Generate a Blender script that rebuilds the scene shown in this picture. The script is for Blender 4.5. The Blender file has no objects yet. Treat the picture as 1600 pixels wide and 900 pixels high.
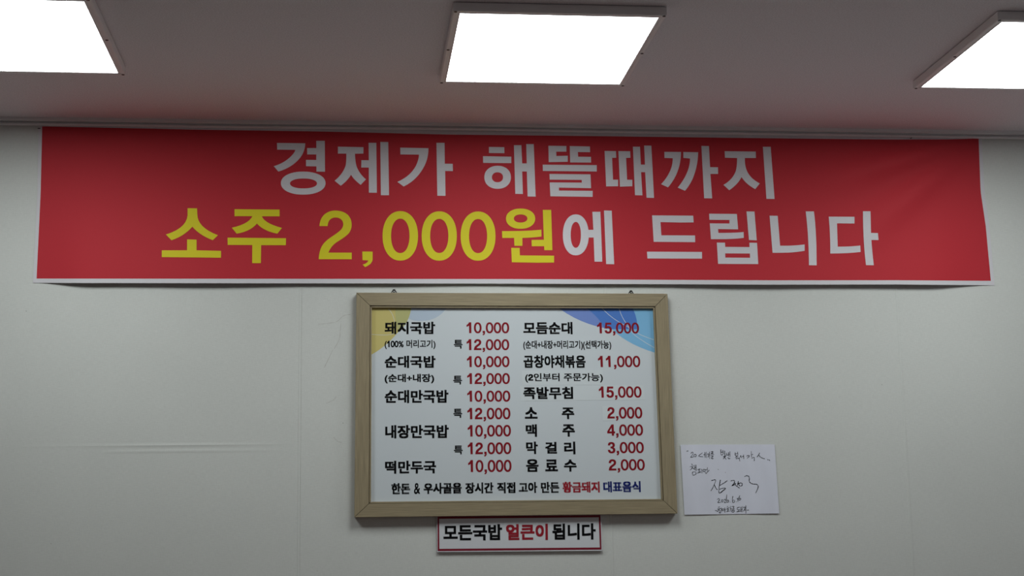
import bpy, bmesh, math, random
from mathutils import Vector, Matrix, noise
from mathutils.geometry import tessellate_polygon

# ---------------------------------------------------------------- camera
scene = bpy.context.scene
COL = scene.collection
CAM = Vector((0.0, -4.7, 1.2))
F_PX, YAW, PITCH, ROLL = 2351.0, 0.1098, 0.1668, -0.0161
_f = Vector((math.sin(YAW) * math.cos(PITCH), math.cos(YAW) * math.cos(PITCH), math.sin(PITCH)))
_r = Vector((math.cos(YAW), -math.sin(YAW), 0))
_u = _r.cross(_f)
R2 = _r * math.cos(ROLL) + _u * math.sin(ROLL)
U2 = -_r * math.sin(ROLL) + _u * math.cos(ROLL)
cam_data = bpy.data.cameras.new('camera')
cam = bpy.data.objects.new('camera', cam_data)
COL.objects.link(cam)
cam.matrix_world = Matrix(((R2.x, U2.x, -_f.x, CAM.x), (R2.y, U2.y, -_f.y, CAM.y), (R2.z, U2.z, -_f.z, CAM.z), (0, 0, 0, 1)))
cam_data.sensor_width = 36.0
cam_data.lens = F_PX / 1600.0 * 36.0
cam_data.clip_start = 0.05
scene.camera = cam

# ---------------------------------------------------------------- world and exposure
world = bpy.data.worlds.new('world')
scene.world = world
world.use_nodes = True
world.node_tree.nodes['Background'].inputs[0].default_value = (0.8, 0.85, 0.9, 1)
world.node_tree.nodes['Background'].inputs[1].default_value = 0.02
scene.view_settings.view_transform = 'Standard'
scene.view_settings.look = 'None'
scene.view_settings.gamma = 1.0
scene.view_settings.use_curve_mapping = False
scene.view_settings.exposure = 0.0
LAMP_STRENGTH = 11.8                # radiance of every ceiling panel
FLOOR_COLOUR = (0.25, 0.18, 0.16)

ADDED_LAMP_ROWS = (-4.6,)  # position of the extra panel added out of view
ADDED_LAMP_COLUMNS = (1.94,)
CEIL_Z = CAM.z + 1.331


def at(px, py, y=0.0):
    """photograph point (1600x900) -> world point on the plane at depth y (the wall is y = 0)"""
    d = _f + R2 * ((px - 800.0) / F_PX) + U2 * ((450.0 - py) / F_PX)
    return CAM + d * ((y - CAM.y) / d.y)


# ---------------------------------------------------------------- object helpers
def tag(o, label=None, cat=None, group=None, kind=None):
    if label: o['label'] = label
    if cat: o['category'] = cat
    if group: o['group'] = group
    if kind: o['kind'] = kind
    return o


def empty(name, loc, rz=0.0):
    o = bpy.data.objects.new(name, None)
    o.empty_display_size = 0.1
    COL.objects.link(o)
    o.location = loc
    o.rotation_euler = (0, 0, rz)
    return o


def obj(name, bm, mat, parent=None, smooth=False, world_coords=True):
    """link a bmesh as one object; coordinates are world ones unless told otherwise"""
    me = bpy.data.meshes.new(name)
    o = bpy.data.objects.new(name, me)
    COL.objects.link(o)
    if parent is not None:
        o.parent = parent
        if world_coords:
            inv = root_matrix(parent).inverted()
            bm.transform(inv)
    bm.to_mesh(me)
    bm.free()
    for m in (mat if isinstance(mat, (list, tuple)) else [mat]):
        me.materials.append(m)
    if smooth:
        for p in me.polygons: p.use_smooth = True
    return o


def root_matrix(o):
    m = Matrix.Translation(o.location) @ o.rotation_euler.to_matrix().to_4x4()
    if o.parent is not None:
        m = root_matrix(o.parent) @ m
    return m


def add_box(bm, a, b, bevel=0.0):
    x0, y0, z0 = min(a[0], b[0]), min(a[1], b[1]), min(a[2], b[2])
    x1, y1, z1 = max(a[0], b[0]), max(a[1], b[1]), max(a[2], b[2])
    v = [bm.verts.new(p) for p in ((x0, y0, z0), (x1, y0, z0), (x1, y1, z0), (x0, y1, z0), (x0, y0, z1), (x1, y0, z1), (x1, y1, z1), (x0, y1, z1))]
    fs = [bm.faces.new([v[i] for i in q]) for q in ((0, 3, 2, 1), (4, 5, 6, 7), (0, 1, 5, 4), (1, 2, 6, 5), (2, 3, 7, 6), (3, 0, 4, 7))]
    if bevel > 0:
        es = list({e for f in fs for e in f.edges})
        bmesh.ops.bevel(bm, geom=es, offset=bevel, segments=2, affect='EDGES', profile=0.7)


def sweep(bm, rings, close=True, caps=True):
    """rings: lists of points; skin consecutive rings"""
    R = [[bm.verts.new(p) for p in ring] for ring in rings]
    n = len(R[0])
    for a, b in zip(R[:-1], R[1:]):
        for i in range(n if close else n - 1):
            j = (i + 1) % n
            bm.faces.new((a[i], a[j], b[j], b[i]))
    if caps:
        bm.faces.new(list(reversed(R[0])))
        bm.faces.new(R[-1])
    bmesh.ops.recalc_face_normals(bm, faces=bm.faces[:])


def tube(bm, pts, r, n=8):
    rings = []
    for i, p in enumerate(pts):
        d = (pts[min(i + 1, len(pts) - 1)] - pts[max(i - 1, 0)]).normalized()
        s = d.cross(Vector((0.3, 0.2, 1))).normalized()
        t = d.cross(s)
        rings.append([p + (s * math.cos(2 * math.pi * k / n) + t * math.sin(2 * math.pi * k / n)) * r for k in range(n)])
    sweep(bm, rings)


# ---------------------------------------------------------------- materials
def mat(name, col, rough=0.6, spec=0.5, emission=None, strength=0.0):
    m = bpy.data.materials.new(name)
    m.use_nodes = True
    b = m.node_tree.nodes['Principled BSDF']
    b.inputs['Base Color'].default_value = (*col, 1)
    b.inputs['Roughness'].default_value = rough
    b.inputs['Specular IOR Level'].default_value = spec
    if emission:
        b.inputs['Emission Color'].default_value = (*emission, 1)
        b.inputs['Emission Strength'].default_value = strength
    return m


def grain(m, scale=(1, 1, 1), nscale=40, lo=0.9, hi=1.1, bump=0.0, dist=0.001, detail=4, rough=0.6):
    """multiply the base colour by stretched noise and add the same noise as fine relief"""
    nt = m.node_tree; b = nt.nodes['Principled BSDF']
    tc = nt.nodes.new('ShaderNodeTexCoord'); mp = nt.nodes.new('ShaderNodeMapping')
    mp.inputs['Scale'].default_value = scale
    n = nt.nodes.new('ShaderNodeTexNoise'); n.inputs['Scale'].default_value = nscale
    n.inputs['Detail'].default_value = detail; n.inputs['Roughness'].default_value = rough
    nt.links.new(tc.outputs['Object'], mp.inputs['Vector']); nt.links.new(mp.outputs['Vector'], n.inputs['Vector'])
    mr = nt.nodes.new('ShaderNodeMapRange'); mr.inputs['From Min'].default_value = 0.25; mr.inputs['From Max'].default_value = 0.75
    mr.inputs['To Min'].default_value = lo; mr.inputs['To Max'].default_value = hi
    nt.links.new(n.outputs['Fac'], mr.inputs['Value'])
    mx = nt.nodes.new('ShaderNodeMix'); mx.data_type = 'RGBA'; mx.blend_type = 'MULTIPLY'; mx.inputs['Factor'].default_value = 1
    src = b.inputs['Base Color']
    if src.is_linked:
        nt.links.new(src.links[0].from_socket, mx.inputs['A'])
    else:
        mx.inputs['A'].default_value = src.default_value
    nt.links.new(mr.outputs['Result'], mx.inputs['B']); nt.links.new(mx.outputs['Result'], src)
    if bump:
        bp = nt.nodes.new('ShaderNodeBump'); bp.inputs['Strength'].default_value = bump; bp.inputs['Distance'].default_value = dist
        nt.links.new(n.outputs['Fac'], bp.inputs['Height'])
        if b.inputs['Normal'].is_linked:
            nt.links.new(b.inputs['Normal'].links[0].from_socket, bp.inputs['Normal'])
        nt.links.new(bp.outputs['Normal'], b.inputs['Normal'])
    return m


M = {}
M['wallpaper'] = mat('ribbed_wallpaper', (0.68, 0.705, 0.68), 0.8, 0.2)
grain(M['wallpaper'], (1, 1, 9), 60, 0.95, 1.05, 0.25, 0.0006)
grain(M['wallpaper'], (9, 1, 1), 60, 0.96, 1.04, 0.2, 0.0006)
grain(M['wallpaper'], (1, 1, 1), 2.2, 0.97, 1.03, 0, detail=3)
M['ceiling'] = mat('ceiling_paper', (0.83, 0.80, 0.84), 0.85, 0.2)
grain(M['ceiling'], (1, 1, 1), 260, 0.86, 1.14, 0.35, 0.0010, 3)
M['plaster'] = mat('side_wall_paint', (0.50, 0.48, 0.45), 0.8, 0.2)
grain(M['plaster'], (1, 1, 1), 90, 0.96, 1.04, 0.1)
M['pale_paint'] = mat('right_wall_paint', (0.80, 0.84, 0.90), 0.7, 0.3)
M['floor'] = mat('floor_vinyl', FLOOR_COLOUR, 0.5, 0.4)
grain(M['floor'], (1, 12, 1), 6, 0.8, 1.2, 0.1)
M['trim'] = mat('trim_white', (0.90, 0.90, 0.91), 0.45, 0.4)
grain(M['trim'], (1, 8, 8), 10, 0.95, 1.05)
M['red'] = mat('banner_red_print', (0.54, 0.036, 0.050), 0.62, 0.12)
grain(M['red'], (1, 1, 1), 500, 0.96, 1.04, 0.08, 0.0004, 2)
M['banner_white'] = mat('banner_white_vinyl', (0.70, 0.69, 0.73), 0.6, 0.2)
grain(M['banner_white'], (1, 1, 1), 500, 0.97, 1.03, 0.05, 0.0004, 2)
M['banner_yellow'] = mat('banner_yellow_print', (0.74, 0.66, 0.025), 0.6, 0.2)
M['wood_h'] = mat('light_oak_along', (0.32, 0.268, 0.172), 0.5, 0.3)
grain(M['wood_h'], (1.6, 90, 90), 6, 0.66, 1.34, 0.15, 0.0006, 6)
M['wood_v'] = mat('light_oak_upright', (0.32, 0.268, 0.172), 0.5, 0.3)
grain(M['wood_v'], (90, 90, 1.6), 6, 0.66, 1.34, 0.15, 0.0006, 6)
M['dark'] = mat('dark_backing', (0.02, 0.015, 0.012), 0.8, 0.2)
M['sheet'] = mat('menu_sheet_white', (0.66, 0.72, 0.76), 0.35, 0.35)
M['sticker'] = mat('white_patch', (0.69, 0.75, 0.78), 0.4, 0.3)
M['black'] = mat('black_ink', (0.004, 0.004, 0.005), 0.6, 0.08)
M['menu_red'] = mat('dark_red_ink', (0.25, 0.009, 0.018), 0.6, 0.12)
M['bright_red'] = mat('crimson_ink', (0.33, 0.018, 0.032), 0.6, 0.12)
M['navy'] = mat('navy_ink', (0.012, 0.022, 0.15), 0.6, 0.12)
M['p_yellow'] = mat('print_mustard', (0.62, 0.54, 0.20), 0.4, 0.3)
M['p_olive'] = mat('print_olive', (0.50, 0.50, 0.22), 0.4, 0.3)
M['p_pale'] = mat('print_pale_blue', (0.50, 0.60, 0.72), 0.4, 0.3)
M['p_violet'] = mat('print_violet_blue', (0.19, 0.29, 0.66), 0.4, 0.3)
M['p_blue'] = mat('print_blue', (0.085, 0.22, 0.62), 0.4, 0.3)
M['p_sky'] = mat('print_sky_blue', (0.23, 0.52, 0.80), 0.4, 0.3)
M['sign'] = mat('sign_white', (0.72, 0.75, 0.79), 0.4, 0.3)
M['maroon'] = mat('maroon_border', (0.22, 0.012, 0.03), 0.4, 0.3)
M['paper'] = mat('note_paper', (0.76, 0.79, 0.90), 0.6, 0.25)
grain(M['paper'], (1, 1, 0.3), 12, 0.95, 1.05, 0.1, 0.001)
M['metal'] = mat('dark_metal', (0.03, 0.03, 0.03), 0.35, 0.5)
M['metal'].node_tree.nodes['Principled BSDF'].inputs['Metallic'].default_value = 0.7
M['case'] = mat('lamp_case_white', (0.90, 0.89, 0.90), 0.4, 0.4)
M['smudge'] = mat('wall_smudge', (0.42, 0.40, 0.37), 0.8, 0.2)
M['crease'] = mat('wallpaper_crease', (0.62, 0.65, 0.62), 0.8, 0.2)

# the lit panel: cool white with a slightly dustier, dimmer cloud and a bright rim, as the tubes sit along its edges
m = bpy.data.materials.new('lit_diffuser'); m.use_nodes = True; M['diffuser'] = m
nt = m.node_tree; b = nt.nodes['Principled BSDF']
b.inputs['Base Color'].default_value = (0.8, 0.8, 0.8, 1); b.inputs['Roughness'].default_value = 0.4
tc = nt.nodes.new('ShaderNodeTexCoord'); n = nt.nodes.new('ShaderNodeTexNoise'); n.inputs['Scale'].default_value = 3.0; n.inputs['Detail'].default_value = 2
nt.links.new(tc.outputs['Object'], n.inputs['Vector'])
mr = nt.nodes.new('ShaderNodeMapRange'); mr.inputs['From Min'].default_value = 0.3; mr.inputs['From Max'].default_value = 0.6
mr.inputs['To Min'].default_value = 0.82 * LAMP_STRENGTH; mr.inputs['To Max'].default_value = LAMP_STRENGTH
nt.links.new(n.outputs['Fac'], mr.inputs['Value']); nt.links.new(mr.outputs['Result'], b.inputs['Emission Strength'])
b.inputs['Emission Color'].default_value = (0.95, 1.0, 0.985, 1)
m.cycles.emission_sampling = 'FRONT'

# ---------------------------------------------------------------- the room
X0, X1, Y1 = -6.5, 3.6, -8.6


def box_obj(name, a, b, m, parent=None, kind='structure'):
    bm = bmesh.new(); add_box(bm, a, b)
    o = obj(name, bm, m, parent)
    if kind: o['kind'] = kind
    return o


wall_back = box_obj('wall_back', (X0 - 0.1, 0.0, 0), (X1 + 0.1, 0.1, CEIL_Z), M['plaster'])
box_obj('wall_left', (X0 - 0.1, Y1, 0), (X0, 0.0, CEIL_Z), M['plaster'])
box_obj('wall_right', (X1, Y1, 0), (X1 + 0.1, 0.0, CEIL_Z), M['pale_paint'])
box_obj('wall_front', (X0 - 0.1, Y1 - 0.1, 0), (X1 + 0.1, Y1, CEIL_Z), M['plaster'])
box_obj('floor', (X0 - 0.1, Y1 - 0.1, -0.1), (X1 + 0.1, 0.1, 0), M['floor'])
box_obj('ceiling', (X0 - 0.1, Y1 - 0.1, CEIL_Z), (X1 + 0.1, 0.1, CEIL_Z + 0.1), M['ceiling'])

# wallpaper strips, each lapping over the next one with a slightly raised edge; a long horizontal crease left of the board
sa, sb = at(470, 700).x, at(1416, 680).x
SW = (sb - sa) / 2.0
crease_z = at(240, 700).z
cr0, cr1 = at(15, 700).x, at(462, 700).x
k0 = math.floor((X0 - sa) / SW)
k = k0
while sa + k * SW < X1:
    xa, xb = max(sa + k * SW, X0), min(sa + (k + 1) * SW, X1)
    xs = [xa, xa + 0.002] + [xa + (xb - xa) * i / 24 for i in range(1, 24)] + [xb - 0.009, xb - 0.0075, xb - 0.0004]
    zs = [0.0, 0.6] + [crease_z + q for q in (-0.04, -0.02, -0.016, -0.012, -0.008, -0.004, 0, 0.004, 0.008, 0.012, 0.016, 0.02, 0.04)] + [2.0, CEIL_Z - 0.001]
    bm = bmesh.new()
    grid = []
    for z in zs:
        row = []
        for i, x in enumerate(xs):
            d = 0.0009 + (0.0007 if x > xb - 0.008 else 0.0)
            if cr0 < x < cr1:
                w = min(1, (x - cr0) * 6, (cr1 - x) * 10) * (0.6 + 0.4 * math.sin(x * 9))
                zz = z - crease_z
                d += 0.0011 * w * math.exp(-((zz - 0.008) / 0.004) ** 2) + 0.0007 * w * math.exp(-((zz + 0.010) / 0.004) ** 2) * (1 if x > cr0 + 0.3 else 0)
            row.append(bm.verts.new((x, -d, z)))
        grid.append(row)
    for r in range(len(zs) - 1):
        for c in range(len(xs) - 1):
            bm.faces.new((grid[r][c], grid[r][c + 1], grid[r + 1][c + 1], grid[r + 1][c]))
    for side in (0, -1):       # the cut edges
        for r in range(len(zs) - 1):
            a, b_ = grid[r][side].co, grid[r + 1][side].co
            q = [bm.verts.new(p) for p in (a, b_, (b_.x, -0.00005, b_.z), (a.x, -0.00005, a.z))]
            bm.faces.new(q)
    strip = obj('wallpaper_strip', bm, M['wallpaper'], wall_back)
    k += 1

# cornice between wall and ceiling: fillet, dark cove, bead
bm = bmesh.new()
prof = [(0.0, 0.0), (0.020, 0.0), (0.020, -0.0095), (0.0185, -0.0100), (0.0030, -0.0100), (0.0030, -0.0165), (0.0100, -0.0165), (0.0105, -0.0175), (0.0105, -0.0215), (0.0090, -0.0225), (0.0, -0.0225)]
rings = []
for i in range(61):
    x = X0 + (X1 - X0) * i / 60
    dz = 0.0012 * math.sin(x * 2.1 + 0.6) + 0.0008 * math.sin(x * 5.3)
    rings.append([(x, -0.0005 - p[0], CEIL_Z + 0.0005 + min(0, p[1]) + (dz if p[1] < 0 else 0)) for p in prof])
sweep(bm, rings)
tag(obj('trim_1', bm, M['trim']), kind='structure')

# ---------------------------------------------------------------- ceiling panels
def ceiling_lamp(cx, cy, rot, label, group=None):
    """surface-mounted square panel: four case rails, lit diffuser, screws; origin on the ceiling"""
    t = empty('ceiling_lamp', (cx, cy, CEIL_Z), rot)
    tag(t, label, 'lamp', group)
    T, W, L, lip = 0.0249, 0.5042, 0.5651, 0.0185
    # section of a rail: across (0 = outer side, lip = inner side) and down
    prof = [(0.004, -0.0002), (0.004, -0.0024), (0.0, -0.0026), (0.0, -T + 0.003), (0.001, -T + 0.0008), (0.003, -T), (lip * 0.55, -T), (lip * 0.6, -T + 0.0014), (lip * 0.75, -T + 0.0014), (lip * 0.8, -T), (lip - 0.0006, -T), (lip, -T + 0.001), (lip, -T + 0.006), (lip, -0.0002)]
    ow, ol = W / 2 + lip, L / 2 + lip
    cs = [(-ow, -ol), (ow, -ol), (ow, ol), (-ow, ol)]
    sgn = [(1, 1), (-1, 1), (-1, -1), (1, -1)]
    for i in range(4):
        j = (i + 1) % 4
        bm = bmesh.new()
        ux, uy = (cs[j][0] - cs[i][0]), (cs[j][1] - cs[i][1]); ll = math.hypot(ux, uy); ux /= ll; uy /= ll
        rings = []
        for c, s, e in ((cs[i], sgn[i], 0.0004), (cs[j], sgn[j], -0.0004)):
            rings.append([(c[0] + s[0] * w + ux * e, c[1] + s[1] * w + uy * e, z) for w, z in prof])
        sweep(bm, rings)
        obj('case_rail', bm, M['case'], t, world_coords=False)
    bm = bmesh.new()
    v = [bm.verts.new(p) for p in ((-W / 2, -L / 2, -T + 0.0025), (W / 2, -L / 2, -T + 0.0025), (W / 2, L / 2, -T + 0.0025), (-W / 2, L / 2, -T + 0.0025))]
    bm.faces.new((v[3], v[2], v[1], v[0]))
    obj('diffuser', bm, M['diffuser'], t, world_coords=False)
    bm = bmesh.new(); add_box(bm, (-W / 2 + 0.0002, -L / 2 + 0.0002, -T + 0.004), (W / 2 - 0.0002, L / 2 - 0.0002, -0.0003))
    obj('back_pan', bm, M['case'], t, world_coords=False)
    spots = [(-ow + 0.006, 0.0), (ow - 0.006, 0.0)] + [(sx * (ow - 0.006), sy * (ol - 0.006)) for sx in (-1, 1) for sy in (-1, 1)]
    for sx, sy in spots:
        bm = bmesh.new()
        bmesh.ops.create_cone(bm, cap_ends=True, segments=12, radius1=0.0042, radius2=0.0042, depth=0.0016, matrix=Matrix.Translation((sx, sy, -T - 0.0002)))
        obj('screw', bm, M['metal'], t, world_coords=False)
    return t


def copy_tree(o, parent=None):
    c = o.copy(); COL.objects.link(c); c.parent = parent
    for ch in [q for q in bpy.data.objects if q.parent == o]:
        copy_tree(ch, c)
    return c


lamp0 = ceiling_lamp(0.5297, -0.8228, -0.002, 'lit square ceiling panel in the middle, whole panel in view above the red banner')
others = [(-0.8925, -0.8488, 0.0032, 'lit square ceiling panel at the top left corner, cut off by the frame edge', None),
          (1.9358, -0.8479, -0.0052, 'lit square ceiling panel at the top right corner, its dark left side showing', None)]
for cx, cy, rot, lab, grp in others:
    c = copy_tree(lamp0); c.location = (cx, cy, CEIL_Z); c.rotation_euler = (0, 0, rot); tag(c, lab)
for row, cy in enumerate(ADDED_LAMP_ROWS):  # unseen panel, added to help light the room
    for cx in ADDED_LAMP_COLUMNS:
        c = copy_tree(lamp0); c.location = (cx, cy, CEIL_Z)
        tag(c, 'added ceiling panel helping to light the room, unseen, near the viewer, farther from the banner wall', 'lamp')


# ---------------------------------------------------------------- flat print: paths in photograph pixels
def path(s, ox=0, oy=0, sc=1.0, n=7):
    """M/L/Q/Z outline -> list of contours in photograph pixels"""
    tk = s.replace('M', ' M ').replace('L', ' L ').replace('Q', ' Q ').replace('Z', ' Z ').split()
    out, cur, i, cmd = [], [], 0, None
    while i < len(tk):
        if tk[i] in 'MLQZ':
            cmd = tk[i]; i += 1
            if cmd == 'Z':
                out.append(cur); cur = []
            continue
        if cmd in 'ML':
            cur.append((float(tk[i]), float(tk[i + 1]))); i += 2
            cmd = 'L'
        else:
            p0 = cur[-1]; c = (float(tk[i]), float(tk[i + 1])); p = (float(tk[i + 2]), float(tk[i + 3])); i += 4
            for k in range(1, n + 1):
                t = k / n
                cur.append(((1 - t) ** 2 * p0[0] + 2 * t * (1 - t) * c[0] + t * t * p[0], (1 - t) ** 2 * p0[1] + 2 * t * (1 - t) * c[1] + t * t * p[1]))
            cmd = 'L'
    return [[(ox + x / sc, oy + y / sc) for x, y in c] for c in out]


def ring(cx, cy, rx, ry, ix=None, iy=None, icx=None, icy=None, ox=0, oy=0, sc=1.0, n=48, e=2.15):
    def el(cx, cy, rx, ry):
        r = []
        for k in range(n):
            a = 2 * math.pi * k / n; c, s = math.cos(a), math.sin(a)
            r.append((ox + (cx + rx * math.copysign(abs(c) ** (2 / e), c)) / sc, oy + (cy + ry * math.copysign(abs(s) ** (2 / e), s)) / sc))
        return r
    o = [el(cx, cy, rx, ry)]
    if ix: o.append(el(icx if icx is not None else cx, icy if icy is not None else cy, ix, iy))
    return o


def area(c):
    return 0.5 * sum(c[i][0] * c[(i + 1) % len(c)][1] - c[(i + 1) % len(c)][0] * c[i][1] for i in range(len(c)))


def inside(p, c):
    r = False
    for i in range(len(c)):
        a, b = c[i], c[i - 1]
        if (a[1] > p[1]) != (b[1] > p[1]) and p[0] < (b[0] - a[0]) * (p[1] - a[1]) / (b[1] - a[1]) + a[0]:
            r = not r
    return r


def group_contours(cs):
    """outer contours each with the holes that lie in it"""
    cs = sorted(cs, key=lambda c: -abs(area(c)))
    groups = []
    for c in cs:
        for g in groups:
            if inside(c[0], g[0]) and inside(c[len(c) // 2], g[0]) and area(c) * area(g[0]) < 0:
                g.append(c); break
        else:
            groups.append([c])
    return groups


def fill2d(bm, contours, z=0.0):
    """fill one outline with holes into a bmesh at height z (pixel plane)"""
    tri = tessellate_polygon([[Vector((x, y, 0)) for x, y in c] for c in contours])
    flat = [bm.verts.new((x, y, z)) for c in contours for x, y in c]
    for t in tri:
        try: bm.faces.new([flat[i] for i in t])
        except ValueError: pass


def face_to_room(bm):
    for f in bm.faces: f.normal_update()
    for f in bm.faces:
        if f.normal.y > 0: f.normal_flip()


# ---------------------------------------------------------------- the red banner
def interp(tab, x):
    if x <= tab[0][0]: return tab[0][1]
    for (a, va), (b, vb) in zip(tab[:-1], tab[1:]):
        if x <= b: return va + (vb - va) * (x - a) / (b - a)
    return tab[-1][1]


def smooth_step(a, b, x):
    t = max(0.0, min(1.0, (x - a) / (b - a))); return t * t * (3 - 2 * t)


TOP_W = [(60, 192.3), (200, 195.5), (300, 197.3), (500, 200.2), (700, 204.5), (900, 207.3), (1100, 209.6), (1300, 212.2), (1400, 213.2), (1535, 212.2)]
TOP_R = [(66, 197.4), (200, 200.3), (300, 202.5), (500, 205.4), (700, 210.2), (900, 212.3), (1100, 214.8), (1300, 217.2), (1400, 218.1), (1480, 217.8), (1530, 216.4)]
BOT_R = [(57, 435.3), (130, 435.4), (400, 435.6), (800, 436.0), (1200, 438.0), (1400, 437.9), (1548, 438.9)]
BOT_W = [(52, 441.9), (130, 442.2), (400, 442.6), (800, 443.2), (1200, 444.8), (1400, 444.5), (1554, 445.8)]


def XL_W(y): return interp([(192, 60), (300, 58.5), (442, 51.5)], y)
def XL_R(y): return interp([(197, 66), (303, 63.4), (435, 57.1)], y)
def XR_R(y): return interp([(216, 1529), (299, 1532.2), (354, 1540.3), (439, 1548.2)], y)
def XR_W(y): return interp([(212, 1534), (299, 1538), (354, 1546), (446, 1554)], y)


def banner_depth(px, py):
    s = (px - 55) / 1500.0
    t = (py - 200) / 240.0
    edge = smooth_step(0.0, 0.06, s) * smooth_step(1.0, 0.93, s)
    d = 0.0024 + 0.0050 * edge * t
    d += 0.0150 * edge * smooth_step(0.35, 1.1, t) * (0.75 + 0.25 * math.sin(s * 9.0 + 0.5))
    d += 0.0016 * edge * t * math.sin(s * 34 + 1.5 * t) * smooth_step(0, 0.3, t)
    # the slack fold running down-left from the taped right corner
    cx, cy = 1522.0, 221.0
    ux, uy = -0.898, 0.44
    a = (px - cx) * ux + (py - cy) * uy
    b = (px - cx) * -uy + (py - cy) * ux      # across the fold, b > 0 = above it
    if a > 0:
        w = 3.5 + 0.10 * a
        amp = 0.021 * smooth_step(-12, 120, a) * (1 - smooth_step(120, 300, a))
        d += amp * math.exp(-((b - 1.7 * w) / (1.0 * w)) ** 2)
        d += 0.8 * amp * math.exp(-((b + 2.0 * w) / (1.25 * w)) ** 2)
        d -= 0.10 * amp * math.exp(-(b / (0.6 * w)) ** 2)
    return max(0.0020, d)


def on_banner(px, py, lift=0.0):
    return at(px, py, -banner_depth(px, py) - lift)


bm = bmesh.new()
NX, NY = 150, 26
ts = [('w', 0)] + [('r', i / NY) for i in range(NY + 1)] + [('w', 1)]
ss = [('w', 0)] + [('r', i / NX) for i in range(NX + 1)] + [('w', 1)]
grid = []
for tk, t in ts:
    row = []
    for sk, s in ss:
        x = 57 + (1540 - 57) * s
        for _ in range(3):
            yt = interp(TOP_R, x) if tk == 'r' else interp(TOP_W, x)
            yb = interp(BOT_R, x) if tk == 'r' else interp(BOT_W, x)
            y = yt + (yb - yt) * t
            xl, xr = (XL_R(y), XR_R(y)) if sk == 'r' else (XL_W(y), XR_W(y))
            x = xl + (xr - xl) * s
        row.append(bm.verts.new(on_banner(x, y)))
    grid.append(row)
for r in range(len(ts) - 1):
    for c in range(len(ss) - 1):
        f = bm.faces.new((grid[r][c], grid[r + 1][c], grid[r + 1][c + 1], grid[r][c + 1]))
        f.material_index = 1 if (r == 0 or c == 0 or r == len(ts) - 2 or c == len(ss) - 2) else 0
face_to_room(bm)
banner = obj('banner', bm, [M['red'], M['banner_white']], smooth=True)
sol = banner.modifiers.new('thickness', 'SOLIDIFY'); sol.thickness = 0.0005; sol.offset = -1
es = banner.modifiers.new('sharp rims', 'EDGE_SPLIT'); es.split_angle = math.radians(35)

tag(banner, 'long red vinyl banner with white edge and white and yellow lettering below the ceiling', 'banner')

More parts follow.
